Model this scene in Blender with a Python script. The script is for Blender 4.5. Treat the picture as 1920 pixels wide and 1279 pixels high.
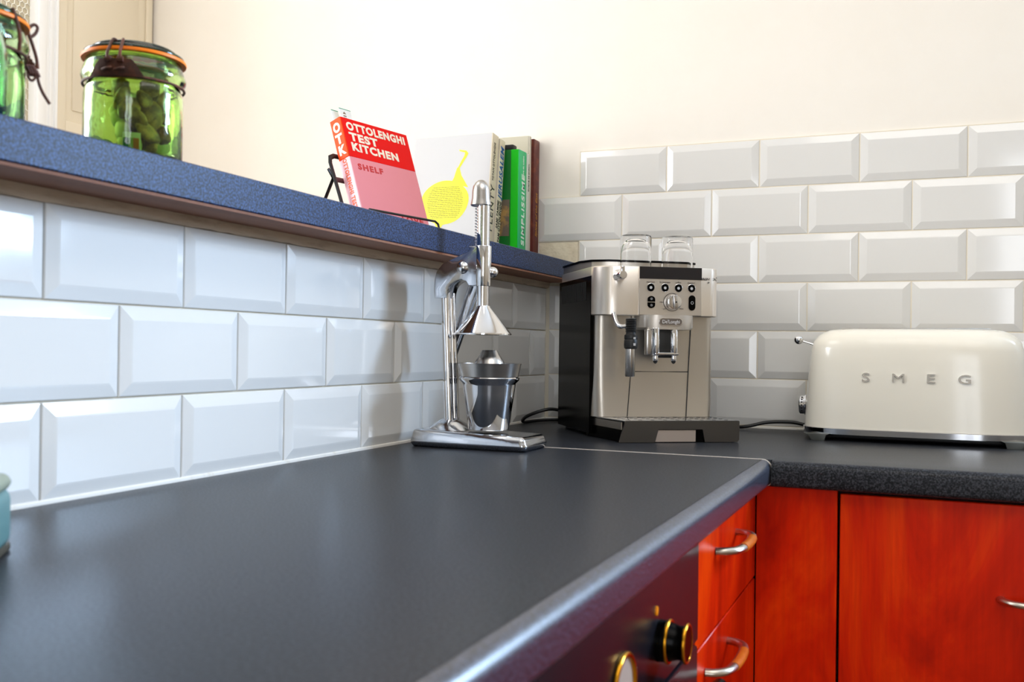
import bpy, bmesh, math, random
from mathutils import Matrix, Vector
random.seed(7)
sc = bpy.context.scene
for o in list(bpy.data.objects): bpy.data.objects.remove(o)
COL = sc.collection

# ------------------------------------------------------------------ camera
cam_d = bpy.data.cameras.new('camera'); cam = bpy.data.objects.new('camera', cam_d)
COL.objects.link(cam); sc.camera = cam
right = Vector((0.92159624, 0.38790845, 0.01368937)); up = Vector((-0.00977066, -0.01207274, 0.99987938)); fwd = Vector((-0.38802693, 0.92161884, 0.00733607))
m = Matrix((right, up, -fwd)).transposed().to_4x4(); m.translation = Vector((0.797, -2.0925, 0.1595))
cam.matrix_world = m
cam_d.sensor_width = 36; cam_d.lens = 36*1846.97/1920; cam_d.clip_start = .02
cam_d.dof.use_dof = True; cam_d.dof.focus_distance = 1.85; cam_d.dof.aperture_fstop = 8.0

# ------------------------------------------------------------------ world, lights, exposure
w = bpy.data.worlds.new('world'); sc.world = w; w.use_nodes = True
bg = w.node_tree.nodes['Background']
bg.inputs[0].default_value = (.62, .78, 1, 1); bg.inputs[1].default_value = 3.0
def area(name, loc, target, sx, sy, energy, color):
    d = bpy.data.lights.new(name, 'AREA'); d.shape = 'RECTANGLE'; d.size = sx; d.size_y = sy
    d.energy = energy; d.color = color
    o = bpy.data.objects.new(name, d); COL.objects.link(o); o.location = loc
    o.rotation_euler = (Vector(target)-Vector(loc)).to_track_quat('-Z', 'Y').to_euler()
    return o
area('daylight_window_right', (2.15, .48, .92), (.1, -.75, .10), .60, .85, 145, (.52, .72, 1.0))
area('daylight_window_far_left', (-1.36, -1.42, .80), (-.1, 0, .60), .7, 1.0, 38, (1.0, .975, .94))
area('next_room_fill_light', (-.62, -1.0, 1.66), (-.62, -.9, 0), .6, .6, 5.5, (1.0, .97, .94))  # unseen fill, added to brighten the far-left door and walls
area('daylight_window_rear_right', (1.5, -3.66, .5), (.9, 0, .2), .8, 1.4, 14, (1.0, .95, .88))
area('ceiling_fill_light', (1.0, -1.6, 1.66), (1.0, -1.6, 0), 1.2, 1.2, 13, (1.0, .93, .84))  # unseen overhead fill, added to lift the whole room
vs = sc.view_settings; vs.view_transform = 'Standard'; vs.look = 'None'; vs.gamma = 1; vs.use_curve_mapping = False; vs.exposure = 0.0

# ------------------------------------------------------------------ helpers
def lin(c):
    return tuple(((x/255/12.92) if x/255 <= .04045 else ((x/255+.055)/1.055)**2.4) for x in c)+(1.0,)
MATS = {}
def mat(name, rgb, rough=.5, metal=0, spec=.5, coat=0, trans=0, ior=1.5, noise=None, bump=None, aniso=0, emit=None):
    if name in MATS: return MATS[name]
    m_ = bpy.data.materials.new(name); m_.use_nodes = True; nt = m_.node_tree; N = nt.nodes; L = nt.links
    b = N['Principled BSDF']; c = lin(rgb)
    b.inputs['Base Color'].default_value = c; b.inputs['Roughness'].default_value = rough
    b.inputs['Metallic'].default_value = metal; b.inputs['Specular IOR Level'].default_value = spec
    b.inputs['Coat Weight'].default_value = coat; b.inputs['Coat Roughness'].default_value = .06
    b.inputs['Transmission Weight'].default_value = trans; b.inputs['IOR'].default_value = ior
    if emit: b.inputs['Emission Color'].default_value = c; b.inputs['Emission Strength'].default_value = emit
    tc = N.new('ShaderNodeTexCoord')
    if noise:      # (scale, rgb2, low, high, stretch)
        sc_, rgb2, lo, hi, st = noise
        mp = N.new('ShaderNodeMapping'); mp.inputs['Scale'].default_value = st
        n = N.new('ShaderNodeTexNoise'); n.inputs['Scale'].default_value = sc_; n.inputs['Detail'].default_value = 6; n.inputs['Roughness'].default_value = .65
        r = N.new('ShaderNodeValToRGB'); r.color_ramp.elements[0].position = lo; r.color_ramp.elements[1].position = hi
        r.color_ramp.elements[0].color = c; r.color_ramp.elements[1].color = lin(rgb2)
        L.new(tc.outputs['Object'], mp.inputs[0]); L.new(mp.outputs[0], n.inputs['Vector']); L.new(n.outputs['Fac'], r.inputs[0]); L.new(r.outputs[0], b.inputs['Base Color'])
    if bump:       # (scale, strength, distance, stretch)
        s2, st2, d2, str2 = bump
        mp2 = N.new('ShaderNodeMapping'); mp2.inputs['Scale'].default_value = str2
        n2 = N.new('ShaderNodeTexNoise'); n2.inputs['Scale'].default_value = s2; n2.inputs['Detail'].default_value = 4
        bp = N.new('ShaderNodeBump'); bp.inputs['Strength'].default_value = st2; bp.inputs['Distance'].default_value = d2
        L.new(tc.outputs['Object'], mp2.inputs[0]); L.new(mp2.outputs[0], n2.inputs['Vector']); L.new(n2.outputs['Fac'], bp.inputs['Height']); L.new(bp.outputs[0], b.inputs['Normal'])
    MATS[name] = m_
    return m_
U = (1, 1, 1)
WALL = mat('wall_paint', (243, 237, 227), .75, noise=(3, (239, 231, 219), .3, .8, U), bump=(18, .25, .004, U))
WALL2 = mat('beige_wall_paint', (186, 172, 150), .8)
PLASTER = mat('bare_plaster', (226, 214, 190), .85, noise=(30, (205, 192, 166), .35, .7, U), bump=(90, .6, .003, U))
TILE = mat('white_glazed_tile', (224, 222, 218), .09, coat=.3, bump=(9, .10, .002, U))
GROUT = mat('cream_grout', (226, 216, 196), .8, bump=(200, .3, .001, U))
SILIC = mat('white_sealant', (226, 222, 214), .5, noise=(40, (200, 188, 165), .55, .8, U))
def speckle(name, base, spot, rough, spec=.4):
    m_ = bpy.data.materials.new(name); m_.use_nodes = True; nt = m_.node_tree; N = nt.nodes; L = nt.links; b = N['Principled BSDF']
    tc = N.new('ShaderNodeTexCoord'); n = N.new('ShaderNodeTexNoise'); n.inputs['Scale'].default_value = 420; n.inputs['Detail'].default_value = 3
    r = N.new('ShaderNodeValToRGB'); e = r.color_ramp.elements; e[0].position = .42; e[1].position = .68; e[0].color = lin(base); e[1].color = lin(spot)
    L.new(tc.outputs['Object'], n.inputs['Vector']); L.new(n.outputs['Fac'], r.inputs[0]); L.new(r.outputs[0], b.inputs['Base Color'])
    b.inputs['Roughness'].default_value = rough
    bp = N.new('ShaderNodeBump'); bp.inputs['Strength'].default_value = .12; bp.inputs['Distance'].default_value = .0006
    L.new(n.outputs['Fac'], bp.inputs['Height']); L.new(bp.outputs[0], b.inputs['Normal'])
    b.inputs['Specular IOR Level'].default_value = spec
    return m_
LAMINATE = speckle('dark_grey_laminate', (25, 27, 31), (66, 69, 76), .33, .12)
NOSE = speckle('laminate_edge_highlight', (26, 30, 40), (72, 79, 98), .30, .95)  # copy of the worktop laminate, gloss raised to bring out the edge highlight
LEDGE = speckle('blue_grey_laminate', (2, 9, 28), (56, 82, 132), .45, .2)
def wood(name, c1, c2, c3, rough=.3, vert=True):
    m_ = bpy.data.materials.new(name); m_.use_nodes = True; nt = m_.node_tree; N = nt.nodes; L = nt.links; b = N['Principled BSDF']
    tc = N.new('ShaderNodeTexCoord'); mp = N.new('ShaderNodeMapping'); mp.inputs['Scale'].default_value = (4.5, 4.5, 1.5) if vert else (7, .8, 7)
    n = N.new('ShaderNodeTexNoise'); n.inputs['Scale'].default_value = 1.6; n.inputs['Detail'].default_value = 8; n.inputs['Roughness'].default_value = .6; n.inputs['Distortion'].default_value = .9
    r = N.new('ShaderNodeValToRGB'); e = r.color_ramp.elements; e[0].position = .3; e[1].position = .7; e[0].color = lin(c1); e[1].color = lin(c2); k = e.new(.5); k.color = lin(c3)
    mp2 = N.new('ShaderNodeMapping'); mp2.inputs['Scale'].default_value = (60, 60, 2.2)
    n2 = N.new('ShaderNodeTexNoise'); n2.inputs['Scale'].default_value = 3; n2.inputs['Detail'].default_value = 4
    mx = N.new('ShaderNodeMixRGB'); mx.blend_type = 'MULTIPLY'; mx.inputs[0].default_value = .16
    r2 = N.new('ShaderNodeValToRGB'); r2.color_ramp.elements[0].position = .35; r2.color_ramp.elements[1].position = .6; r2.color_ramp.elements[0].color = (.35, .3, .3, 1)
    L.new(tc.outputs['Object'], mp.inputs[0]); L.new(mp.outputs[0], n.inputs['Vector']); L.new(n.outputs['Fac'], r.inputs[0]); L.new(r.outputs[0], mx.inputs[1])
    L.new(tc.outputs['Object'], mp2.inputs[0]); L.new(mp2.outputs[0], n2.inputs['Vector']); L.new(n2.outputs['Fac'], r2.inputs[0]); L.new(r2.outputs[0], mx.inputs[2])
    L.new(mx.outputs[0], b.inputs['Base Color']); b.inputs['Roughness'].default_value = rough; b.inputs['Specular IOR Level'].default_value = .15
    return m_
CHERRY = wood('cherry_wood_front', (156, 14, 0), (250, 76, 0), (216, 38, 0))
UNDER = wood('ledge_underside_wood', (120, 80, 60), (160, 112, 86), (142, 96, 74), .6, False)
CHROME = mat('polished_chrome', (226, 226, 228), .06, 1)
CHROME2 = mat('worn_cast_chrome', (205, 208, 214), .14, 1, bump=(22, .25, .003, U))
STEEL = mat('brushed_steel', (190, 186, 182), .26, 1, bump=(40, .05, .001, (1, 1, 12)))
SILVER = mat('silver_plastic', (184, 177, 167), .3, .85)
SILVERL = mat('light_silver_panel', (200, 192, 182), .34, .7)
BLACK = mat('black_plastic', (5, 5, 5), .2, spec=.06)
BLACKM = mat('matt_black_plastic', (18, 18, 18), .5)
BLACKG = mat('black_gloss_glass', (22, 20, 26), .06)
CREAM = mat('cream_enamel', (238, 232, 218), .16, coat=.1, spec=.4)
RUBBER = mat('black_rubber', (16, 16, 17), .45)
OVEN = mat('dark_aubergine_enamel', (14, 14, 22), .3, spec=.35)
BRASS = mat('brass', (226, 160, 40), .2, 1)
ORANGE = mat('orange_rubber_seal', (248, 128, 10), .45, spec=.3)
AMBER = mat('amber_indicator', (250, 150, 20), .3)
BEECH = mat('varnished_orange_wood', (214, 118, 34), .3, noise=(20, (190, 92, 22), .3, .7, (1, 1, 4)))
NICKEL = mat('satin_nickel', (200, 192, 180), .28, 1)
RUST = mat('rusty_wire', (78, 48, 36), .6, .3, noise=(60, (126, 66, 36), .45, .75, U), bump=(150, .6, .001, U))
def glass(name, rgb, rough=.0, bump=None, ior=1.48):
    return mat(name, rgb, rough, 0, .5, trans=1, ior=ior, bump=bump)
GREEN = glass('green_bottle_glass', (206, 238, 160), .0, (14, .35, .006, U))
PALEGREEN = glass('pale_green_glass', (190, 228, 205), .0, (10, .3, .006, U))
DKGREEN = glass('dark_green_lid_glass', (30, 62, 42), .0)
CLEAR = glass('clear_glass', (255, 255, 255), .0, None, 1.14)

def new_bm(): return bmesh.new()
def xf(bm, vs_, M): bmesh.ops.transform(bm, matrix=M, verts=vs_)
def box(bm, x0, x1, y0, y1, z0, z1, bev=0, seg=2, M=None):
    r = bmesh.ops.create_cube(bm, size=1)['verts']
    bmesh.ops.transform(bm, matrix=Matrix.Translation(((x0+x1)/2, (y0+y1)/2, (z0+z1)/2)) @ Matrix.Diagonal((x1-x0, y1-y0, z1-z0, 1)), verts=r)
    if bev:
        es = list({e for v in r for e in v.link_edges})
        q = bmesh.ops.bevel(bm, geom=es, offset=bev, segments=seg, profile=.5, affect='EDGES')
        r = list({v for f_ in q['faces'] for v in f_.verts} | {v for v in r if v.is_valid})
        seen = set(r); st = list(r)
        while st:
            v = st.pop()
            for e in v.link_edges:
                ov = e.other_vert(v)
                if ov not in seen: seen.add(ov); st.append(ov)
        r = list(seen)
    if M is not None: xf(bm, r, M)
    return r
def lathe(bm, prof, seg=48, M=None, close=False):
    rings = []; allv = []
    for (r, z) in prof:
        if r < 1e-6: ring = [bm.verts.new((0, 0, z))]
        else: ring = [bm.verts.new((r*math.cos(2*math.pi*i/seg), r*math.sin(2*math.pi*i/seg), z)) for i in range(seg)]
        rings.append(ring); allv += ring
    pairs = list(zip(rings, rings[1:]))
    if close: pairs.append((rings[-1], rings[0]))
    for a, b in pairs:
        for i in range(seg):
            j = (i+1) % seg
            if len(a) == 1 and len(b) == 1: break
            if len(a) == 1: bm.faces.new((a[0], b[j], b[i]))
            elif len(b) == 1: bm.faces.new((a[i], a[j], b[0]))
            else: bm.faces.new((a[i], a[j], b[j], b[i]))
    if M is not None: xf(bm, allv, M)
    return allv
def cyl(bm, r, z0, z1, seg=32, M=None, bev=0):
    if bev: p = [(0, z0), (r-bev, z0), (r-.3*bev, z0+.3*bev), (r, z0+bev), (r, z1-bev), (r-.3*bev, z1-.3*bev), (r-bev, z1), (0, z1)]
    else: p = [(0, z0), (r, z0), (r, z1), (0, z1)]
    return lathe(bm, p, seg, M)
def smoothpts(pts, n=6):
    P = [Vector(p) for p in pts]; out = []
    for i in range(len(P)-1):
        p0 = P[max(i-1, 0)]; p1 = P[i]; p2 = P[i+1]; p3 = P[min(i+2, len(P)-1)]
        for k in range(n):
            t = k/n; out.append(.5*((2*p1)+(-p0+p2)*t+(2*p0-5*p1+4*p2-p3)*t*t+(-p0+3*p1-3*p2+p3)*t**3))
    out.append(P[-1]); return out
def tube(bm, pts, r, seg=10, flat=None, smooth=0, rad=None):
    P = smoothpts(pts, smooth) if smooth else [Vector(p) for p in pts]
    n = len(P); rings = []
    ref = None
    for i, p in enumerate(P):
        t = (P[min(i+1, n-1)]-P[max(i-1, 0)]).normalized()
        if ref is None:
            ref = Vector((0, 0, 1)) if abs(t.z) < .9 else Vector((0, 1, 0))
            if flat is not None: ref = Vector(flat)
        a = (ref-t*ref.dot(t)).normalized(); b = t.cross(a); ref = a if flat is None else Vector(flat)
        rr = rad(i/(n-1)) if rad else 1
        ra, rb = (r if isinstance(r, tuple) else (r, r))
        rings.append([bm.verts.new(p+a*ra*rr*math.cos(2*math.pi*k/seg)+b*rb*rr*math.sin(2*math.pi*k/seg)) for k in range(seg)])
    for A, B in zip(rings, rings[1:]):
        for k in range(seg):
            bm.faces.new((A[k], A[(k+1) % seg], B[(k+1) % seg], B[k]))
    bm.faces.new(rings[0][::-1]); bm.faces.new(rings[-1])
    return [v for r_ in rings for v in r_]
def prism(bm, poly, d0, d1, f3, bev=0):
    """poly of (a,b); f3(a,b,d)->xyz; extruded between d0 and d1"""
    A = [bm.verts.new(f3(a, b, d0)) for a, b in poly]; B = [bm.verts.new(f3(a, b, d1)) for a, b in poly]
    n = len(poly); fs = [bm.faces.new(A[::-1]), bm.faces.new(B)]
    for i in range(n): fs.append(bm.faces.new((A[i], A[(i+1) % n], B[(i+1) % n], B[i])))
    bmesh.ops.recalc_face_normals(bm, faces=fs)
    if bev:
        es = [e for e in fs[0].edges]+[e for e in fs[1].edges]
        bmesh.ops.bevel(bm, geom=es, offset=bev, segments=2, profile=.6, affect='EDGES')
    return A+B
def obj(name, bm, material, parent=None, smooth=True, ang=38, **props):
    bmesh.ops.recalc_face_normals(bm, faces=bm.faces)
    if smooth:
        for f_ in bm.faces: f_.smooth = True
        for e in bm.edges:
            if len(e.link_faces) != 2 or e.calc_face_angle(0) > math.radians(ang): e.smooth = False
    me = bpy.data.meshes.new(name); bm.to_mesh(me); bm.free()
    o = bpy.data.objects.new(name, me); COL.objects.link(o)
    if isinstance(material, (list, tuple)):
        for q in material: me.materials.append(q)
    else: me.materials.append(material)
    if parent: o.parent = parent
    for k, v in props.items(): o[k] = v
    return o
def root(name, label, cat, loc=(0, 0, 0), rotz=0, group=None):
    o = bpy.data.objects.new(name, None); COL.objects.link(o); o.location = loc; o.rotation_euler = (0, 0, rotz); o.empty_display_size = .05
    o['label'] = label; o['category'] = cat
    if group: o['group'] = group
    return o
def struct(name, bm, m_, **k): return obj(name, bm, m_, None, kind='structure', **k)
def textm(name, s, size, M, material, parent, depth=.0004, bold=0, sx=1, align='CENTER', shear=0, label=None, space=1, width=None):
    c = bpy.data.curves.new(name, 'FONT'); c.body = s; c.size = size; c.extrude = depth; c.offset = bold; c.align_x = align; c.align_y = 'CENTER'; c.shear = shear; c.space_character = space
    c.resolution_u = 3
    t = bpy.data.objects.new(name+'_src', c); COL.objects.link(t)
    dg = bpy.context.evaluated_depsgraph_get()
    me = bpy.data.meshes.new_from_object(t.evaluated_get(dg)); me.name = name
    bpy.data.objects.remove(t); bpy.data.curves.remove(c)
    xs = [v.co.x for v in me.vertices]
    if width: sx = width/(max(xs)-min(xs))
    me.transform(Matrix.Diagonal((sx, 1, 1, 1))); me.transform(M)
    me.materials.clear(); me.materials.append(material)
    o = bpy.data.objects.new(name, me); COL.objects.link(o); o.parent = parent
    if label: o['label'] = label
    return o
def frame(ox, ux, vy, n):      # matrix with local x=ux, y=vy, z=n at ox
    M = Matrix((Vector(ux), Vector(vy), Vector(n))).transposed().to_4x4(); M.translation = Vector(ox); return M

# ------------------------------------------------------------------ structure
FZ, CZ = -.90, 1.70
bm = new_bm(); box(bm, -1.3, 2.9, -3.9, .2, FZ-.05, FZ); struct('floor', bm, mat('floor_tile', (150, 120, 95), .4, noise=(4, (120, 95, 75), .3, .7, U)))
bm = new_bm(); box(bm, -1.3, 2.9, -3.9, .2, CZ, CZ+.05); struct('ceiling', bm, WALL)
# back wall with a window opening right of the frame
WX0, WX1, WZ0, WZ1 = 1.22, 2.45, .42, 1.40
bm = new_bm()
box(bm, -1.3, WX0, .004, .16, FZ, CZ); box(bm, WX0, WX1, .004, .16, FZ, WZ0); box(bm, WX0, WX1, .004, .16, WZ1, CZ); box(bm, WX1, 2.9, .004, .16, FZ, CZ)
wall_back = struct('wall_back', bm, WALL)
bm = new_bm(); box(bm, 2.80, 2.9, -3.9, .004, FZ, CZ); struct('wall_right', bm, WALL2)
bm = new_bm()                       # rear wall with two openings
R0, R1, R2, R3 = -1.25, -.25, 1.1, 1.9
box(bm, -1.3, R0, -3.6, -3.5, FZ, CZ); box(bm, R0, R1, -3.6, -3.5, FZ, CZ)
box(bm, R1, R2, -3.6, -3.5, FZ, CZ); box(bm, R2, R3, -3.6, -3.5, FZ, -.2); box(bm, R2, R3, -3.6, -3.5, 1.2, CZ); box(bm, R3, 2.9, -3.6, -3.5, FZ, CZ)
struct('wall_rear', bm, WALL2)
WHITEP = mat('white_gloss_paint', (252, 252, 251), .25)
def win(n, x0, x1, y0, y1, z0, z1, mull):
    b_ = new_bm(); t = .045
    box(b_, x0, x1, y0, y1, z0, z0+t); box(b_, x0, x1, y0, y1, z1-t, z1); box(b_, x0, x0+t, y0, y1, z0+t, z1-t); box(b_, x1-t, x1, y0, y1, z0+t, z1-t)
    for q in mull: box(b_, x0+(x1-x0)*q-.02, x0+(x1-x0)*q+.02, y0, y1, z0+t, z1-t)
    return struct(n, b_, WHITEP)
win('window_2', WX0, WX1, .09, .13, WZ0, WZ1, [.5])
win('window_4', R2, R3, -3.58, -3.54, -.2, 1.2, [.38, .5])

# low partition wall carrying the ledge, with three tile courses
bm = new_bm(); box(bm, -.16, -.0035, -3.5, .004, FZ, .3085); wall_left = struct('wall_left', bm, GROUT)
# far-left wall: panelled door, painted frame, wired-glass window
L0, L1, LZ0, LZ1 = -1.95, -1.06, .20, 1.42
bm = new_bm(); box(bm, -1.30, -1.185, -3.5, L0, FZ, CZ); box(bm, -1.30, -1.185, L0, L1, FZ, LZ0); box(bm, -1.30, -1.185, L0, L1, LZ1, CZ); box(bm, -1.30, -1.185, L1, .004, FZ, CZ); struct('wall_far_left', bm, WALL)
bm = new_bm()
for a, b_, c, d in ((L0, L0+.05, LZ0, LZ1), (L1-.05, L1, LZ0, LZ1), ((L0+L1)/2-.025, (L0+L1)/2+.025, LZ0, LZ1), (L0, L1, LZ0, LZ0+.05), (L0, L1, LZ1-.05, LZ1)): box(bm, -1.26, -1.22, a, b_, c, d)
struct('window_3', bm, WHITEP)
PANELP = mat('cream_gloss_paint', (236, 224, 200), .3, bump=(6, .1, .004, U))
XF = -1.16
bm = new_bm()
y0, y1 = -.320, -.004; z0, z1 = -.85, 1.66
box(bm, XF-.02, XF-.006, y0, y1, z0, z1)
box(bm, XF-.006, XF, y0, y0+.028, z0, z1, .002); box(bm, XF-.006, XF, y1-.022, y1, z0, z1, .002); box(bm, XF-.006, XF, y0+.028, y1-.022, z0, .705, .002); box(bm, XF-.006, XF, y0+.028, y1-.022, 1.4, z1, .002)
box(bm, XF-.008, XF-.003, y0+.05, y1-.05, .735, 1.37, .0025)
struct('door_1', bm, PANELP)
bm = new_bm()
for a, b_, d in [(-.392, -.322, .006), (-.384, -.362, .012), (-.350, -.342, .010), (-.334, -.326, .011)]: box(bm, XF-.02, XF+d, a, b_, -.85, 1.66, .002)
box(bm, XF-.02, XF+.006, -1.05, -.98, -.85, 1.66, .002); box(bm, XF-.02, XF+.006, -.98, -.392, 1.3, 1.66, .002); box(bm, XF-.02, XF+.006, -.98, -.392, -.85, .2, .002)
struct('trim_1', bm, WHITEP)
bm = new_bm(); box(bm, XF-.02, XF-.012, -.98, -.392, .2, 1.3)
win1 = struct('window_1', bm, mat('frosted_pane', (206, 194, 166), .35))
bm = new_bm(); hx = .0145         # hexagonal wire netting
rr = hx/math.sqrt(3)
def seg3(b_, p, q, r=.0013):
    tube(b_, [p, q], r, 4)
ny = int(.3/hx); nz = int(.62/(rr*1.5))
for j in range(nz):
    for i in range(ny):
        cy = -.66+i*hx+(hx/2 if j % 2 else 0); cz = .55+j*rr*1.5
        a = (XF-.0112, cy, cz+rr/2); pL = (XF-.0112, cy-hx/2, cz); pR = (XF-.0112, cy+hx/2, cz); t_ = (XF-.0112, cy, cz+rr*1.5-rr/2)
        if cy > -.398 or cy < -.65: continue
        a = (XF-.0112, cy, cz+rr); seg3(bm, a, (XF-.0112, cy-hx/2, cz+rr/2)); seg3(bm, a, (XF-.0112, cy+hx/2, cz+rr/2)); seg3(bm, (XF-.0112, cy+hx/2, cz+rr/2), (XF-.0112, cy+hx/2, cz-rr/2))
obj('wire_netting', bm, mat('cream_wire', (255, 252, 240), .4), win1, smooth=False, kind='stuff')

# tiles ------------------------------------------------------------
def tile_mesh(wd, ht, name='tile'):
    """bevelled metro tile lying in local XY, face to +Z, lower-left at 0,0"""
    bm = new_bm(); g = .0011; b1 = .0145; b0 = .0008
    def ring(i, z): return [bm.verts.new(p) for p in ((i, i, z), (wd-i, i, z), (wd-i, ht-i, z), (i, ht-i, z))]
    bb = min(b1, wd*.3, ht*.3)
    rs = [ring(g, -.0035), ring(g, -.0006), ring(g+b0, 0), ring(g+bb-.0012, .0033), ring(g+bb+.0008, .0037)]
    for a, b_ in zip(rs, rs[1:]):
        for i in range(4): bm.faces.new((a[i], a[(i+1) % 4], b_[(i+1) % 4], b_[i]))
    bm.faces.new(rs[-1])
    bmesh.ops.recalc_face_normals(bm, faces=bm.faces)
    me = bpy.data.meshes.new(name); bm.to_mesh(me); bm.free(); me.materials.append(TILE); return me
TM = {}
def put_tile(parent, wd, ht, M):
    k = (round(wd, 4), round(ht, 4))
    if k not in TM: TM[k] = tile_mesh(wd, ht)
    o = bpy.data.objects.new('tile', TM[k]); COL.objects.link(o); o.parent = parent
    e = lambda s: random.uniform(-s, s)
    o.matrix_local = M @ Matrix.Translation((wd/2, ht/2, random.uniform(0, .0004))) @ Matrix.Rotation(e(.0035), 4, 'X') @ Matrix.Rotation(e(.0035), 4, 'Y') @ Matrix.Translation((-wd/2, -ht/2, 0))
HP = .09881
def mback(x, z): return frame((x, 0, z), (1, 0, 0), (0, 0, 1), (0, -1, 0))
def mleft(y, z): return frame((0, y, z), (0, 1, 0), (0, 0, 1), (1, 0, 0))
XB, ZT = .0763, .6025
for r_ in range(6):
    zb = ZT-.1*(r_+1); odd = r_ % 2 == 1
    k = -1 if odd else 0
    if r_ >= 3: k = -2 if not odd else -1
    x = XB+k*HP
    while x < 1.50:
        x0_, x1_ = x, x+2*HP
        if r_ >= 3: x0_ = max(x0_, .006)
        if x1_-x0_ > .02:
            h = .1 if r_ < 5 else .0975
            put_tile(wall_back, x1_-x0_, h, mback(x0_, zb+(.1-h)))
        x += 2*HP
# grout bed behind the tiles of the back wall (stepped outline) and bare plaster patch
bm = new_bm()
box(bm, XB-.001, 1.52, .0008, .0045, .5025, ZT+.001); box(bm, XB-HP-.001, 1.52, .0008, .0045, .4025, .5025)
box(bm, XB-.001, 1.52, .0008, .0045, .3025, .4025); box(bm, -.003, 1.52, .0008, .0045, 0, .3025)
obj('grout_bed', bm, GROUT, wall_back, smooth=False)
bm = new_bm(); box(bm, -.02, XB-.003, .0015, .0045, .3025, .4005, .0006); obj('plaster_patch', bm, PLASTER, wall_back)
YB = .1972
for r_ in range(3):
    zb = .2006-.1*r_-.1*0
    zb = [.2006, .1006, .0006][r_]
    k = 0 if r_ != 1 else -1
    y = -.0015
    ynext = -(YB+HP*k)
    while y > -2.6:
        wd = y-ynext; h = .0965 if r_ == 0 else (.1 if r_ == 1 else .0985)
        zz = zb if r_ < 2 else zb+.0015
        if wd > .015: put_tile(wall_left, wd, h, mleft(ynext, zz))
        y = ynext; ynext -= 2*HP
bm = new_bm()                     # crumbly plaster fillet under the ledge
n = 150; pr = [bm.verts.new((0, 0, 0))]; bm.verts.remove(pr[0])
rowsv = []
for i in range(n+1):
    y = -2.6*i/n; j = random.uniform(-.0012, .0012); j2 = random.uniform(-.001, .001)
    rowsv.append([bm.verts.new(p) for p in ((-.003, y, .2962), (.0035+j2*.6, y, .2968+j), (.0062+j, y, .3015+j2), (.0070+j2, y, .3100), (-.003, y, .3100))])
for a, b_ in zip(rowsv, rowsv[1:]):
    for i in range(4): bm.faces.new((a[i], b_[i], b_[i+1], a[i+1]))
obj('plaster_fillet', bm, mat('dusty_plaster', (196, 176, 152), .85, noise=(60, (150, 128, 108), .5, .75, (1, .15, 1)), bump=(160, .8, .002, (1, .3, 1))), wall_left)
bm = new_bm(); tube(bm, [(.0012, -2.5, .0005), (.0012, -.002, .0005)], (.0022, .0042), 8, flat=(1, 0, 0)); obj('sealant_bead', bm, SILIC, wall_left)
bm = new_bm(); tube(bm, [(.002, -.0012, .0005), (1.5, -.0012, .0005)], (.0022, .0042), 8, flat=(0, 1, 0)); obj('sealant_bead', bm, SILIC, wall_back)

# ledge ------------------------------------------------------------
led = root('ledge', 'blue-grey speckled laminate ledge running along the top of the low tiled wall', 'shelf', (0, 0, 0))
bm = new_bm(); box(bm, -.40, .0765, -2.4, .0, .3125, .3512, .0012, 1); obj('ledge_board', bm, LEDGE, led)
bm = new_bm(); box(bm, -.398, .0745, -2.4, .0, .3092, .3125); obj('ledge_underside', bm, UNDER, led, label='bare brown wooden underside')

# worktops ---------------------------------------------------------
def nose_profile(x_in, x_out, t=.038, r=.014, n=6):
    pts = [(x_in, 0), (x_in, -t)]
    pts += [(x_out-r*.55+r*.55*math.sin(a), -t+r*.55-r*.55*math.cos(a)) for a in [math.pi/2*i/n for i in range(n+1)]]
    pts += [(x_out-r+r*math.cos(a), -r+r*math.sin(a)) for a in [math.pi/2*i/n for i in range(n+1)]]
    return pts
wt = root('worktop', 'dark grey laminate worktop in the foreground with a highlight along its rounded front edge', 'worktop', (0, 0, 0))
bm = new_bm(); box(bm, 0, .5745, -2.5, -.6035, -.038, 0); obj('worktop_board', bm, LAMINATE, wt)
bm = new_bm(); prism(bm, nose_profile(.5745, .588), -2.5, -.6035, lambda a, b_, d: (a, d, b_)); obj('front_edge', bm, NOSE, wt, label='rounded front edge, gloss raised for its highlight')
bm = new_bm(); P_ = nose_profile(-.0, .5892, .0395, .0148)
prism(bm, [(a, b_+.0007) for a, b_ in P_], -.6035, -.6012, lambda a, b_, d: (a, d, b_)); obj('joint_strip', bm, mat('white_joint_strip', (236, 226, 214), .4), wt)
wt2 = root('worktop', 'dark grey laminate worktop under the coffee machine and toaster against the back wall', 'worktop', (0, 0, 0))
bm = new_bm()
prism(bm, [(-a, b_) for a, b_ in nose_profile(.55, .620)], .5895, 1.53, lambda a, b_, d: (d, a, b_))
box(bm, 0, .5895, -.6012, 0, -.038, 0); box(bm, .5895, 1.53, -.55, 0, -.038, 0)
obj('worktop_board', bm, LAMINATE, wt2)

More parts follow.
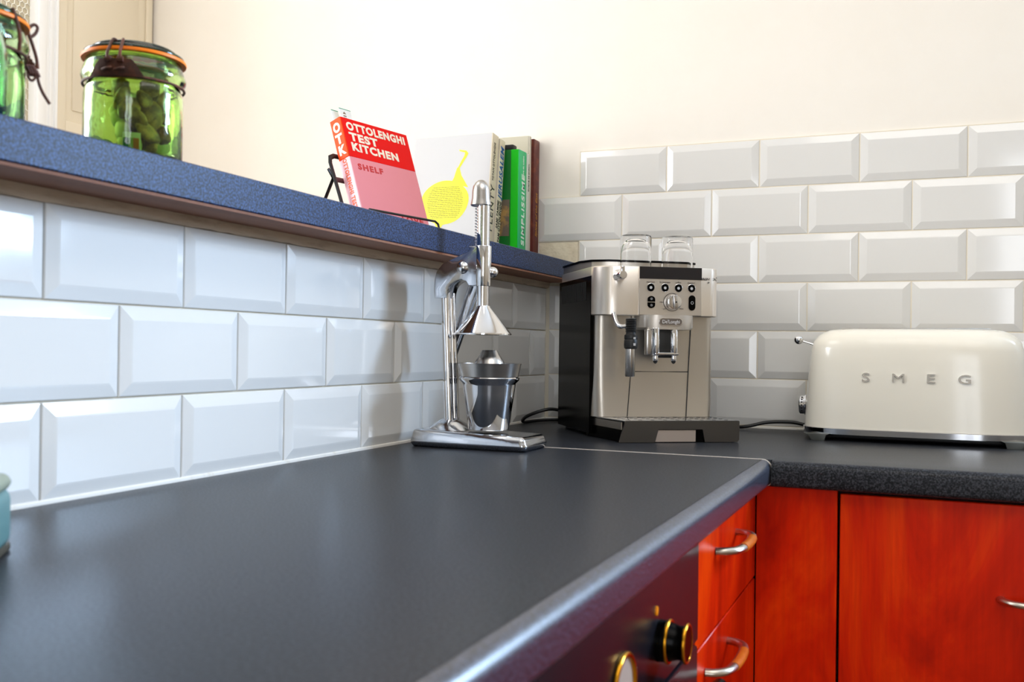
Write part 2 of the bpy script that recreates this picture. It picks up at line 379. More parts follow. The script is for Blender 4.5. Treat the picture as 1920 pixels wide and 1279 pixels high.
# cabinets -----------------------------------------------------------
XFC = .565; YFC = -.600
CARC = mat('dark_cabinet_gap', (14, 8, 6), .7)
def bow_handle(parent, M, L=.105, dep=.030):
    """bar lies along local X, stands out along local Z"""
    pts = [(-L/2, 0, 0), (-L/2+.004, 0, dep*.45), (-L/2+.017, 0, dep*.85), (-L*.16, 0, dep), (L*.16, 0, dep), (L/2-.017, 0, dep*.85), (L/2-.004, 0, dep*.45), (L/2, 0, 0)]
    b_ = new_bm(); v = tube(b_, pts, (.0048, .0062), 12, flat=(0, 1, 0), smooth=5); xf(b_, v, M)
    h = obj('handle', b_, NICKEL, parent, label='satin nickel bow handle with an orange wood inlay')
    b_ = new_bm(); v = tube(b_, [(-L*.24, 0, dep*.97+.001), (-L*.1, 0, dep+.0016), (L*.1, 0, dep+.0016), (L*.24, 0, dep*.97+.001)], (.0056, .0062), 12, flat=(0, 1, 0), smooth=4); xf(b_, v, M)
    obj('handle_inlay', b_, BEECH, h)
dr = root('drawer_unit', 'cherry wood drawer unit between the dark oven and the inside corner', 'cabinet', (0, 0, 0))
bm = new_bm(); box(bm, .03, XFC-.021, -1.012, -.603, FZ+.1, -.0385); obj('body', bm, CARC, dr)
zt = -.045
for zz0, zz1 in [(-.1735, zt), (-.380, -.1765), (-.79, -.383)]:
    bm = new_bm(); box(bm, XFC-.018, XFC, -1.0105, -.6008, zz0, zz1, .0012, 1); d = obj('drawer', bm, CHERRY, dr)
    zc = -.0815 if zz1 == zt else (-.2115 if zz1 > -.2 else -.45)
    bow_handle(d, frame((XFC, -.831 if zz1 == zt else -.885, zc), (0, 1, 0), (0, 0, 1), (1, 0, 0)), .138, .027)
cb = root('base_cabinet', 'cherry wood base cabinet with one wide door under the back worktop', 'cabinet', (0, 0, 0))
bm = new_bm(); box(bm, .6815, 1.50, -.578, -.01, FZ+.1, -.0385); obj('body', bm, CARC, cb)
bm = new_bm(); box(bm, .6845, 1.28, YFC, YFC+.018, -.79, -.0435, .0012, 1); d = obj('door', bm, CHERRY, cb)
bow_handle(d, frame((.952, YFC, -.172), (1, 0, 0), (0, 0, 1), (0, -1, 0)), .118, .028)
cf = root('corner_filler_panel', 'narrow fixed cherry wood panel in the inside corner of the cabinets', 'cabinet panel', (0, 0, 0))
bm = new_bm(); box(bm, XFC+.001, .6805, YFC, YFC+.018, -.79, -.0385, .001, 1); obj('panel', bm, CHERRY, cf)
# oven -----------------------------------------------------------------
ov = root('oven', 'dark aubergine built-in oven front with brass-ringed knob, below the foreground worktop', 'oven', (0, 0, 0))
bm = new_bm(); box(bm, .05, XFC-.02, -1.611, -1.015, -.70, -.0385); obj('body', bm, CARC, ov)
bm = new_bm(); box(bm, XFC-.02, XFC+.004, -1.611, -1.0135, -.158, -.0415, .002); obj('control_panel', bm, OVEN, ov)
bm = new_bm(); box(bm, XFC-.02, XFC+.004, -1.611, -1.0135, -.69, -.163, .003); dd = obj('door', bm, OVEN, ov)
bm = new_bm(); tube(bm, [(XFC+.045, -1.59, -.176), (XFC+.045, -1.10, -.176)], .0085, 14)
tube(bm, [(XFC, -1.12, -.178), (XFC+.045, -1.12, -.176)], .007, 10); tube(bm, [(XFC, -1.55, -.178), (XFC+.045, -1.55, -.176)], .007, 10)
obj('door_handle', bm, BLACK, dd)
MX = lambda x, y, z: frame((x, y, z), (0, 1, 0), (0, 0, 1), (1, 0, 0))
KY, KZ = -1.186, -.112
bm = new_bm(); lathe(bm, [(0, 0), (.0195, 0), (.0190, .009), (.0170, .014), (.0155, .019), (.0160, .023), (.0172, .0260), (.0160, .0275), (0, .0275)], 40, MX(XFC+.004, KY, KZ))
kn = obj('knob', bm, BLACK, ov)
for r0, zc, rt in ((.0192, .0095, .0018), (.0172, .0262, .0017)):
    bm = new_bm(); pr_ = [(r0+rt*math.cos(a), zc+rt*math.sin(a)) for a in [2*math.pi*i/10 for i in range(10)]]
    lathe(bm, pr_, 40, MX(XFC+.004, KY, KZ), close=True); obj('brass_ring', bm, BRASS, kn)
bm = new_bm(); v = lathe(bm, [(0, .0), (.0036, .0), (.0034, .0015), (0, .0022)], 20, MX(XFC+.004, -1.1995, -.0812) @ Matrix.Diagonal((1, 1.25, 1, 1))); obj('indicator_lamp', bm, AMBER, ov)
bm = new_bm(); pr_ = [(.0300+.0026*math.cos(a), .002+.0026*math.sin(a)) for a in [2*math.pi*i/10 for i in range(10)]]
CY, CZ2 = -1.308, -.1215
lathe(bm, pr_, 48, MX(XFC+.004, CY, CZ2), close=True); dl = obj('clock_rim', bm, BRASS, ov)
bm = new_bm(); cyl(bm, .0285, .0002, .0015, 40, MX(XFC+.004, CY, CZ2)); obj('clock_face', bm, mat('clock_face', (176, 160, 146), .4), dl)

# coffee machine -------------------------------------------------------
TH = math.radians(34.5)
cm = root('coffee_machine', 'silver and black bean-to-cup coffee machine standing in the corner', 'coffee machine', (.314, -.470, 0), TH)
UR = .216; UL = -.016; VB = .345
def f_uvw(a, b_, d): return (a, b_, d)
bm = new_bm()      # black carcase, slightly inside silver shell
prism(bm, [(UL+.002, .150), (UR-.002, .150), (UR-.002, VB), (UL+.002, VB)], .008, .302, f_uvw, .003); obj('carcase', bm, BLACK, cm)
for (a, b_) in ((.0, .17), (.20, .17), (.0, .32), (.20, .32)):
    bm = new_bm(); cyl(bm, .009, 0, .009, 16, Matrix.Translation((a, b_, 0))); obj('foot', bm, RUBBER, cm)
# silver lower front shell: curved plan, flares towards the base
def shell_plan(uL, uR, vf, vb, rl, rr_, bulge=.004):
    pts = [(uL, vb)]
    for i in range(9):
        a = math.pi+math.pi/2*i/8; pts.append((uL+rl+rl*math.cos(a), vf+bulge*0+rl+rl*math.sin(a)))
    for i in range(1, 8):
        t = i/8; pts.append((uL+rl+(uR-rr_-uL-rl)*t, vf-bulge*math.sin(math.pi*t)))
    for i in range(9):
        a = -math.pi/2+math.pi/2*i/8; pts.append((uR-rr_+rr_*math.cos(a), vf+rr_+rr_*math.sin(a)))
    pts.append((uR, vb)); return pts
def loft(bm, plans, ws, cap=True):
    rings = [[bm.verts.new((a, b_, w_)) for a, b_ in pl] for pl, w_ in zip(plans, ws)]
    n = len(rings[0])
    for A, B in zip(rings, rings[1:]):
        for i in range(n): bm.faces.new((A[i], A[(i+1) % n], B[(i+1) % n], B[i]))
    if cap: bm.faces.new(rings[0][::-1]); bm.faces.new(rings[-1])
    return rings
bm = new_bm(); ws = [.038, .06, .09, .12, .16, .2225]
vf_ = [.098, .103, .108, .111, .112, .112]; ur_ = [.213, .2165, .2185, .2195, .2195, .2185]; vb_ = [.155, .150, .145, .143, .142, .142]
loft(bm, [shell_plan(UL, u, v, q, .022, .018, .003) for u, v, q in zip(ur_, vf_, vb_)], ws); obj('front_shell', bm, SILVER, cm)
bm = new_bm()      # seams of the removable front door
def vfront(w_):
    for i in range(len(ws)-1):
        if ws[i] <= w_ <= ws[i+1]:
            t = (w_-ws[i])/(ws[i+1]-ws[i]); return vf_[i]+(vf_[i+1]-vf_[i])*t
    return vf_[-1]
for pts in ([(.0465, .0385), (.051, .07), (.0563, .1167), (.0565, .1205), (.0565, .222)], [(.1596, .0385), (.1640, .075), (.1679, .1205), (.173, .222)], [(.0563, .1200), (.11, .1200), (.1679, .1202)]):
    tube(bm, [(a, vfront(b_)-.0024, b_) for a, b_ in pts], .0008, 6)
obj('door_seam', bm, BLACKM, cm)
# head
bm = new_bm(); PL = shell_plan(UL-.002, UR+.001, .082, .33, .040, .020, .003)
PLs = shell_plan(UL-.0005, UR-.0005, .0835, .33, .039, .019, .003)
loft(bm, [PLs, PL, PL, PLs], [.2215, .2230, .3085, .3105]); obj('head_shell', bm, mat('head_silver', (226, 217, 206), .3, .85), cm)
bm = new_bm(); prism(bm, [(UL-.0028, .118), (UL-.0028, .345), (UL+.004, .345), (UL+.004, .118)], .006, .294, f_uvw, .001); sp = obj('side_panel', bm, BLACK, cm)
bm = new_bm()
for i in range(22): box(bm, UL-.0038, UL-.0025, .150+i*.0082, .1535+i*.0082, .250, .285)
obj('vent_slot', bm, BLACKM, sp, kind='stuff')
bm = new_bm(); box(bm, UR-.001, UR+.0015, .145, .345, .006, .30, .001, 1); obj('side_panel', bm, BLACK, cm)
# control panel
VP = .0765
bm = new_bm(); box(bm, .0598, .1790, VP, .088, .2228, .3100, .0008, 1); cp = obj('control_panel', bm, SILVERL, cm)
bm = new_bm(); box(bm, .0600, .1788, VP-.0006, VP+.002, .2880, .3100); obj('display', bm, BLACKG, cp)
MV = lambda u, v, w_: frame((u, v, w_), (1, 0, 0), (0, 0, 1), (0, -1, 0))
INK = mat('dark_print', (54, 50, 50), .5); PALE = mat('pale_print', (200, 200, 200), .5)
for i, u in enumerate((.0812, .1082, .1338, .159)):
    bm = new_bm(); cyl(bm, .0072, 0, .0016, 28, MV(u, VP, .2727), .0006); b_o = obj('button', bm, BLACK, cp)
    bm = new_bm(); pr_ = [(.0070+.0006*math.cos(a), .0008+.0006*math.sin(a)) for a in [2*math.pi*q/8 for q in range(8)]]; lathe(bm, pr_, 28, MV(u, VP, .2727), close=True); obj('button_ring', bm, CHROME, b_o)
    bm = new_bm(); cyl(bm, .0026, .0014, .0019, 14, MV(u, VP, .2722)); obj('button_icon', bm, PALE, b_o)
    textm('lettering', ('espresso', '2x espresso', 'coffee', 'doppio+')[i], .0044, MV(u, VP-.0002, .2825), INK, cp, .0002)
def dshape(up_):
    pts = []
    for i in range(13):
        a = math.pi*i/12; pts.append((.0072*math.cos(a), (.0055+.0 + .0072*math.sin(a)) if up_ else -(.0055+.0072*math.sin(a))))
    pts += [(-.0072, .0008 if up_ else -.0008), (.0072, .0008 if up_ else -.0008)]
    return pts
for up_ in (True, False):
    bm = new_bm(); prism(bm, [(a, b_*.86) for a, b_ in dshape(up_)], 0, .0016, lambda a, b_, d: (.0826+a, VP-d, .2462+b_), .0005); b_o = obj('button', bm, BLACK, cp)
    bm = new_bm(); cyl(bm, .0024, .0014, .0019, 14, MV(.0826, VP, .2462+(.0058 if up_ else -.0058))); obj('button_icon', bm, mat('dim_print', (110, 110, 112), .5), b_o)
bm = new_bm()
pts = [(.0064*math.cos(math.pi*i/12), .0075+.0064*math.sin(math.pi*i/12)) for i in range(13)]+[(.0064*math.cos(math.pi+math.pi*i/12), -.0075+.0064*math.sin(math.pi+math.pi*i/12)) for i in range(13)]
prism(bm, pts, 0, .0016, lambda a, b_, d: (.1603+a, VP-d, .2462+b_), .0005); b_o = obj('button', bm, BLACK, cp, label='tall oval black power button')
bm = new_bm(); pr_ = [(.0024+.0004*math.cos(a), .0017+.0003*math.sin(a)) for a in [2*math.pi*q/8 for q in range(8)]]; lathe(bm, pr_, 16, MV(.1603, VP, .2462), close=True); obj('button_icon', bm, PALE, b_o)
bm = new_bm(); lathe(bm, [(.0165, 0), (.0165, .001), (.0157, .001), (.0157, 0)], 48, MV(.1222, VP-.0002, .2468), close=True); obj('dial_scale', bm, INK, cp)
bm = new_bm(); lathe(bm, [(0, 0), (.0142, 0), (.0142, .009), (.0130, .0125), (.0110, .0132), (0, .0132)], 40, MV(.1232, VP, .2468))
dlo = obj('dial', bm, CHROME, cp, label='round chrome selector dial')
bm = new_bm(); box(bm, -.0040, .0040, -.0128, .0128, .013, .0175, .0018, 2, MV(.1232, VP, .2468) @ Matrix.Rotation(math.radians(8), 4, 'Z')); obj('dial_grip', bm, STEEL, dlo)
bm = new_bm(); cyl(bm, .0016, .017, .0179, 12, MV(.1236, VP, .2462)); obj('dial_mark', bm, BLACKM, dlo)
textm('lettering', 'MIN', .0036, MV(.102, VP-.0002, .2462), INK, cp, .0002); textm('lettering', 'MAX', .0036, MV(.1405, VP-.0002, .2350), INK, cp, .0002); textm('lettering', '\u2022 pre', .0036, MV(.107, VP-.0002, .2345), INK, cp, .0002)
textm('lettering', 'MAGNIFICA', .0062, frame((.1930, .0817, .2905), (.985, .17, 0), (0, 0, 1), (.17, -.985, 0)), INK, cm, .0004, shear=.2)
textm('lettering', 'S', .0125, frame((.2100, .0875, .2900), (.80, .60, 0), (0, 0, 1), (.60, -.80, 0)), INK, cm, .0004, shear=.3)
textm('lettering', 'SMART', .0045, frame((.1990, .0831, .2842), (.96, .28, 0), (0, 0, 1), (.28, -.96, 0)), INK, cm, .0004, shear=.2)
# steam knob
bm = new_bm(); lathe(bm, [(0, 0), (.0115, 0), (.0108, .004), (.0085, .010), (.0080, .022), (.0065, .024), (0, .0245)], 32, frame((.0235, .0825, .293), (1, 0, 0), (0, 0, 1), (0, -1, 0)))
sk = obj('steam_knob', bm, CHROME, cm)
bm = new_bm(); box(bm, -.0035, .0035, -.003, .0155, .014, .024, .0016, 2, frame((.0235, .0825, .293), (1, 0, 0), (0, 0, 1), (0, -1, 0))); obj('knob_lever', bm, CHROME, sk)
# beak
bm = new_bm()
def beak_plan(s): return [(.0615+s, .12), (.0625+s, .062), (.070+s, .052), (.088+s*.5, .0465), (.110, .0455), (.132-s*.5, .047), (.150-s, .054), (.158-s, .065), (.159-s, .12)]
loft(bm, [beak_plan(.0035), beak_plan(0), beak_plan(0)], [.1965, .2000, .2222]); bk = obj('spout_housing', bm, SILVERL, cm)
bm = new_bm()
def pill(w2, h2, n=12): return [(w2-h2+h2*math.cos(-math.pi/2+math.pi*i/n), h2*math.sin(-math.pi/2+math.pi*i/n)) for i in range(n+1)]+[(-w2+h2+h2*math.cos(math.pi/2+math.pi*i/n), h2*math.sin(math.pi/2+math.pi*i/n)) for i in range(n+1)]
prism(bm, pill(.0222, .0072), 0, .002, lambda a, b_, d: (.1085+a, .0465-d, .2103+b_), .0006); bd = obj('badge', bm, CHROME, bk)
bm = new_bm(); prism(bm, pill(.0208, .0058), 0, .0004, lambda a, b_, d: (.1085+a, .0444-d, .2103+b_)); obj('badge_field', bm, mat('badge_grey', (120, 112, 106), .35, .6), bd)
textm('lettering', "De'Longhi", .0088, MV(.1085, .0439, .2100), mat('white_silver', (235, 235, 238), .25, .5), bd, .0004, bold=.0001, sx=.92)
bm = new_bm(); box(bm, .0875, .116, .052, .085, .146, .198, .002); sh = obj('spout', bm, BLACKM, cm)
for u in (.0835, .1175):
    bm = new_bm(); cyl(bm, .0075, .150, .199, 24, Matrix.Translation((u, .0535, 0)), .001); cyl(bm, .0052, .140, .151, 20, Matrix.Translation((u, .0535, 0)), .001); obj('spout_tube', bm, CHROME, sh)
    bm = new_bm(); lathe(bm, [(0, .135), (.003, .137), (.0045, .1405), (0, .1405)], 20, Matrix.Translation((u, .0535, 0))); obj('nozzle', bm, BLACKM, sh)
bm = new_bm(); box(bm, .080, .125, .046, .060, .1505, .1560, .002); obj('spout_bracket', bm, CHROME, sh)
bm = new_bm(); box(bm, .066, .0775, .052, .066, .150, .198, .003); obj('spout_side', bm, STEEL, sh)
# steam wand
bm = new_bm(); tube(bm, [(.012, .075, .224), (.0125, .058, .206), (.018, .048, .200), (.030, .042, .202)], .0042, 12, smooth=4); wd_ = obj('steam_wand', bm, CHROME, cm)
prof = [(0, .215), (.0085, .215)]
for i in range(8): z_ = .213-i*.0030; prof += [(.0100, z_), (.0086, z_-.0015)]
prof += [(.0090, .187), (.0115, .185), (.0118, .179), (.0108, .178), (.0118, .176), (.0122, .168), (.0116, .163), (.0095, .161), (0, .161)]
bm = new_bm(); lathe(bm, [(r, z_) for r, z_ in prof], 28, Matrix.Translation((.0328, .040, 0))); g_ = obj('grip', bm, RUBBER, wd_)
bm = new_bm(); lathe(bm, [(0, .162), (.0086, .162), (.0090, .114), (.0080, .1125), (.0062, .1125), (.006, .130), (0, .130)], 28, Matrix.Translation((.0318, .040, 0))); obj('tube', bm, STEEL, wd_)
for z_, s in ((.180, .0015), (.169, .0022)):
    bm = new_bm(); v = box(bm, .0335, .0375, .0277, .0285, z_-s, z_+s); obj('grip_mark', bm, PALE, wd_)
# drip tray
bm = new_bm()
def ty(v): return .012*(1-v/.142)-.016*(v/.142)+.0
pl_top = [(.0125, .0), (.2205, .0), (.2195, .140), (-.010, .140)]; pl_bot = [(.001, .0), (.2175, .0), (.2150, .140), (-.013, .140)]
NL, NR, NT = (.0655, .0715), (.157, .1525), .022
A = [(.001, 0), (NL[0], 0), (NL[1], NT), (NR[1], NT), (NR[0], 0), (.2175, 0), (.2205, .004), (.2210, .0355), (.2195, .037), (.0125, .037), (.0115, .036)]
prism(bm, A, 0, .004, lambda a, b_, d: (a, d, b_+.0008)); tr = obj('drip_tray', bm, mat('grey_metallic_plastic', (88, 84, 80), .32, .7), cm)
bm = new_bm(); prism(bm, [(.006, .004), (.2170, .004), (.2140, .140), (-.014, .140)], .001, .0355, lambda a, b_, d: (a, b_, d)); obj('tray_body', bm, BLACK, tr)
bm = new_bm(); prism(bm, [(.0050, .003), (.0066, .003), (-.0130, .139), (-.0148, .139)], .0225, .0352, lambda a, b_, d: (a, b_, d)); obj('tray_side_strip', bm, STEEL, tr)
bm = new_bm(); prism(bm, [(.0128, .001), (.2200, .001), (.2180, .112), (-.010, .112)], .0358, .0378, lambda a, b_, d: (a, b_, d), .0005); gr_ = obj('tray_grid', bm, CHROME2, tr)
bm = new_bm()
for i in range(9):
    for j in range(4): cyl(bm, .0035, .0377, .0381, 12, Matrix.Translation((.022+i*.0228, .020+j*.024, 0)))
obj('drain_hole', bm, BLACKM, gr_, kind='stuff')
bm = new_bm(); box(bm, .066, .1400, .0015, .0050, .0015, .0215); obj('grip_plate', bm, mat('warm_silver', (196, 182, 172), .35, .6), tr)
# lid on top with black rim
bm = new_bm()
LP = [(UL+.004, .340), (UL+.004, .215), (UL+.016, .178), (.030, .160), (.185, .160), (.205, .178), (.206, .340)]
loft(bm, [LP, LP], [.310, .3245]); ld = obj('bean_lid', bm, SILVER, cm)
bm = new_bm(); LP2 = [(a+(.002 if a > .1 else -.002), b_+(.002 if b_ > .3 else -.002)) for a, b_ in LP]
loft(bm, [LP2, LP2], [.3245, .3285]); obj('lid_rim', bm, BLACK, ld)

# power leads
bm = new_bm(); tube(bm, [(.108, -.145, .030), (.095, -.145, .030), (.075, -.18, .034), (.035, -.19, .020), (.012, -.16, .0045), (.03, -.10, .0045), (.09, -.03, .0045), (.14, -.025, .0045)], .0035, 10, smooth=8)
o = obj('power_cable', bm, RUBBER); o['label'] = 'black power cable looping out behind the left side of the coffee machine'; o['category'] = 'cable'
bm = new_bm(); tube(bm, [(.40, -.045, .004), (.455, -.055, .006), (.50, -.045, .016), (.545, -.04, .018), (.572, -.04, .014), (.583, -.04, .012)], .0035, 10, smooth=8)
o = obj('power_cable', bm, RUBBER); o['label'] = 'black power cable lying between coffee machine and toaster'; o['category'] = 'cable'

# glasses on the machine ------------------------------------------------
cosT, sinT = math.cos(TH), math.sin(TH)
def on_machine(u, v, w_): return (.314+u*cosT-v*sinT, -.470+u*sinT+v*cosT, w_)
def espresso_glass(loc, label):
    b_ = new_bm(); R_ = .0288; H_ = .060
    lathe(b_, [(R_-.0016, .0004), (R_-.0008, 0), (R_, .0006), (R_, H_-.004), (R_-.0012, H_-.001), (R_-.003, H_), (R_-.005, H_-.0012), (0, H_-.0016), (0, H_-.0065), (R_-.016, H_-.0075), (R_-.010, H_-.011), (R_-.0045, H_-.020), (R_-.0020, H_-.034)], 56, close=True)
    o_ = obj('espresso_glass', b_, CLEAR); o_.location = loc; o_['label'] = label; o_['category'] = 'glass'; o_['group'] = 'espresso glasses on the coffee machine'
    return o_
g1 = espresso_glass(on_machine(.0690, .126, .3107), 'left of the two small clear glasses on top of the coffee machine')
g2 = g1.copy(); COL.objects.link(g2); g2.location = on_machine(.1500, .126, .3107); g2['label'] = 'right of the two small clear glasses on top of the coffee machine'

# toaster ----------------------------------------------------------------
ts = root('toaster', 'glossy cream long-slot toaster with chrome base on the back worktop', 'toaster', (.776, -.135, 0))
def se(a, b_, n_, N_=72):
    return [(a*math.copysign(abs(math.cos(t))**(2/n_), math.cos(t)), b_*math.copysign(abs(math.sin(t))**(2/n_), math.sin(t))) for t in [2*math.pi*i/N_ for i in range(N_)]]
bm = new_bm()
lv = [(.0235, .1900, .1000), (.060, .1885, .0990), (.100, .1860, .0975), (.140, .1825, .0950), (.165, .1795, .0925), (.180, .1755, .0890), (.190, .1690, .0835), (.197, .1590, .0745), (.2015, .1460, .0620), (.2035, .1300, .0470), (.2042, .1, .03)]
loft(bm, [se(a, b_, 3.8 if z_ < .19 else 3.4) for z_, a, b_ in lv], [q[0] for q in lv]); obj('body', bm, CREAM, ts, ang=60)
bm = new_bm(); loft(bm, [se(.190, .1, 3.8), se(.1925, .1025, 3.8), se(.1925, .1025, 3.8), se(.188, .098, 3.8)], [.0115, .0125, .0225, .0240]); obj('base_trim', bm, CHROME, ts)
for sx in (-1, 1):
    for sy in (-1, 1):
        bm = new_bm(); Mf = Matrix.Translation((sx*.158, sy*.088, 0)) @ Matrix.Diagonal((sx, 1, 1, 1))
        v = prism(bm, [(-.010, 0), (.012, 0), (.018, .010), (.026, .0135), (-.020, .0135), (-.013, .010)], -.010, .010, lambda a, b_, d: (a, d, b_), .0008); xf(bm, list(bm.verts), Mf)
        obj('foot', bm, mat('grey_cast_foot', (120, 122, 118), .3, .8), ts)
bm = new_bm(); box(bm, -.165, .165, -.075, .075, .004, .012, .003); obj('crumb_tray', bm, BLACKM, ts)
bm = new_bm()
for sy in (-.022, .022): box(bm, -.125, .125, sy-.013, sy+.013, .2034, .2052, .0006, 1)
obj('slot_frame', bm, CHROME, ts)
bm = new_bm()
for sy in (-.022, .022): box(bm, -.120, .120, sy-.009, sy+.009, .2045, .2055)
obj('slot', bm, BLACKM, ts)
bm = new_bm(); Mk = frame((-.1875, -.005, .0595), (0, -1, 0), (0, 0, 1), (-1, 0, 0))
lathe(bm, [(0, 0), (.0170, 0), (.0195, .002), (.0195, .0045), (.0175, .0055), (.0175, .0130), (.0160, .0145), (0, .0145)], 36, Mk); kb = obj('browning_knob', bm, CHROME, ts)
bm = new_bm(); 
for i in range(-3, 4):
    a = i*.32; box(bm, -.0012, .0012, -.0004, .0004, .0075, .0105, 0, 1, Mk @ Matrix.Rotation(a+math.pi/4*0, 4, 'Z') @ Matrix.Translation((0.01755, 0, 0)) @ Matrix.Rotation(math.pi/2, 4, 'Z'))
obj('knob_mark', bm, BLACKM, kb)
bm = new_bm(); cyl(bm, .0055, 0, .003, 20, frame((-.1865, -.045, .0570), (0, -1, 0), (0, 0, 1), (-1, 0, 0)), .0008); obj('button', bm, mat('dark_steel', (70, 74, 82), .25, .9), ts)
bm = new_bm(); tube(bm, [(-.178, -.010, .1745), (-.205, -.010, .183)], .0016, 8); lvr = obj('lever', bm, CHROME, ts)
bm = new_bm(); bmesh.ops.create_uvsphere(bm, u_segments=28, v_segments=18, radius=.0088, matrix=Matrix.Translation((-.2045, -.010, .1830))); obj('lever_ball', bm, CHROME, lvr)
for ch, x_, z_ in (('S', .6975, .1155), ('M', .7514, .1156), ('E', .8039, .1157), ('G', .8578, .1155)):
    xx = x_-.776
    yy = -.0982*(1-abs(xx/.187)**3.8)**(1/3.8)+.0008
    textm('letter', ch, .0222, frame((xx, yy, z_), (1, 0, 0), (0, .02, 1), (0, -1, 0)), CHROME, ts, .0018, bold=0 if ch == 'M' else .0003, sx=1.4)

# juicer -------------------------------------------------------------------
jc = root('citrus_press', 'chrome lever citrus press standing at the left tiled wall', 'juicer', (.135, -.65, 0))
JX, JY = -.135, .65      # world to local offset
bm = new_bm(); v = box(bm, -.102, .100, -.050, .050, .0, .0225, .0095, 5)
for q in v:
    t = (q.co.x+.102)/.202
    if q.co.z > .012: q.co.z += .0065*(1-t); q.co.x *= .975; q.co.y *= .97
for q in v:
    if q.co.z < .002: q.co.z = .0006
obj('base', bm, CHROME2, jc, ang=50)
bm = new_bm()      # swept boss carrying the columns
rings = []
for i in range(9):
    t = i/8; x = -.086+.068*t; h = [.026, .034, .041, .0455, .0465, .044, .039, .033, .026][i]; wy = .030+.006*math.sin(math.pi*t)
    rings.append([bm.verts.new((x, wy*math.cos(a), .024+(h-.024)*max(0, math.sin(a)))) for a in [math.pi*k/10 for k in range(11)]])
for A, B in zip(rings, rings[1:]):
    for k in range(10): bm.faces.new((A[k], A[k+1], B[k+1], B[k]))
bm.faces.new(rings[0]); bm.faces.new(rings[-1][::-1]); obj('column_boss', bm, CHROME2, jc)
for yy in (-.0092, .0092):
    bm = new_bm(); tube(bm, [(-.0495, yy, .034), (-.0597, yy, .248)], .0080, 28); obj('column', bm, CHROME, jc)
armp = [(.1171, .3225), (.1330, .3225), (.1330, .2596), (.1172, .2592), (.1145, .2625), (.1123, .2666), (.1056, .2684), (.0995, .2668), (.0941, .2642), (.0880, .2600), (.0846, .2556), (.0822, .2480), (.081, .2391), (.0595, .2393), (.0581, .2530), (.0588, .2700), (.0627, .283), (.0742, .2959), (.0896, .3025), (.1049, .310), (.1145, .3150), (.1163, .3180)]
bm = new_bm(); prism(bm, [(a+JX, b_) for a, b_ in armp], -.0185, .0185, lambda a, b_, d: (a, d, b_), .0028)
for v in bm.verts: v.co.y *= 1-.42*min(1, max(0, (v.co.x+.052)/.025))
am = obj('arm', bm, CHROME2, jc)
bm = new_bm(); cyl(bm, .0130, .2586, .3235, 36, Matrix.Translation((.0025, 0, 0)), .0008); obj('sleeve', bm, CHROME, jc)
bm = new_bm(); cyl(bm, .0103, .222, .390, 32, Matrix.Translation((.0022, 0, 0))); sf = obj('shaft', bm, CHROME, jc)
bm = new_bm()
for i in range(13): box(bm, -.0115, -.0055, -.004, .004, .3250+i*.0048, .3274+i*.0048, .0004, 1)
obj('rack_teeth', bm, CHROME2, sf, kind='stuff')
bm = new_bm(); lathe(bm, [(0, .3880), (.0150, .3880), (.0168, .3895), (.0163, .3925), (.0148, .400), (.0143, .412), (.0128, .420), (.0090, .4265), (.0066, .4280), (.0060, .4290), (.0035, .4300), (0, .4302)], 40, Matrix.Translation((-.003, 0, 0))); obj('shaft_cap', bm, STEEL, jc)
for yy, s in ((-.0115, -1), (.0115, 1)):
    bm = new_bm(); lathe(bm, [(0, .0082), (.004, .0076), (.0078, .0052), (.0100, .0016), (.0103, -.002), (0, -.002)], 28, frame((-.0285, yy, .2883), (1, 0, 0), (0, 0, 1), (0, s, 0))); obj('bolt', bm, CHROME, am)
bm = new_bm(); bmesh.ops.create_uvsphere(bm, u_segments=24, v_segments=14, radius=.0088, matrix=Matrix.Translation((.0150, .010, .2815))); obj('bolt', bm, CHROME, am)
bm = new_bm(); lathe(bm, [(.0090, .2275), (.0105, .2270), (.0120, .2240), (.0445, .1840), (.0463, .1825), (.0463, .1805), (.0455, .1805), (.0440, .1825), (.0110, .2225), (.0, .2225)], 56, Matrix.Translation((.0035, 0, 0))); obj('press_cone', bm, CHROME, jc)
bm = new_bm(); lathe(bm, [(0, .1560), (.0118, .1560), (.0128, .1550), (.0165, .1475), (.0172, .1470), (.0235, .1370), (.0255, .129), (.034, .118), (.046, .118), (.0500, .1345), (.0516, .1350), (.0512, .1335), (.0470, .1135), (.0462, .1130), (.0, .1130)], 56, Matrix.Translation((.0160, 0, 0))); obj('strainer', bm, STEEL, jc)
bm = new_bm(); lathe(bm, [(0, .0290), (.0318, .0290), (.0325, .0300), (.0405, .0860), (.0425, .1000), (.0430, .1030), (.0480, .1080), (.0488, .1115), (.0475, .1128), (.0, .1128)], 56, Matrix.Translation((.0160, 0, 0))); obj('cup', bm, CHROME, jc, label='tapered polished cup under the strainer')
LA, LB = Vector((-.0215, .0300, .2700)), Vector((-.0625, .0300, .1590))
d_ = (LB-LA).normalized(); sd = d_.cross(Vector((0, 1, 0)))
bm = new_bm()
tube(bm, [LA-d_*.008, LA+(LB-LA)*.5, LB+d_*.004], (.0042, .0100), 14, flat=(0, 1, 0), rad=lambda t: 1.1-.3*t)
tube(bm, [Vector((-.0285, .008, .2883)), Vector((-.0285, .030, .2840)), LA], .007, 12)
for k in (-1, 1): tube(bm, [LA+sd*.0085*k-Vector((0, .004, 0)), LB+sd*.006*k-Vector((0, .004, 0))], .0022, 8)
obj('lever', bm, CHROME2, jc)
bm = new_bm(); tube(bm, [LA+(LB-LA)*.72, LB+d_*.012], (.0060, .0098), 14, flat=(0, 1, 0)); obj('lever_grip', bm, BLACKM, jc)

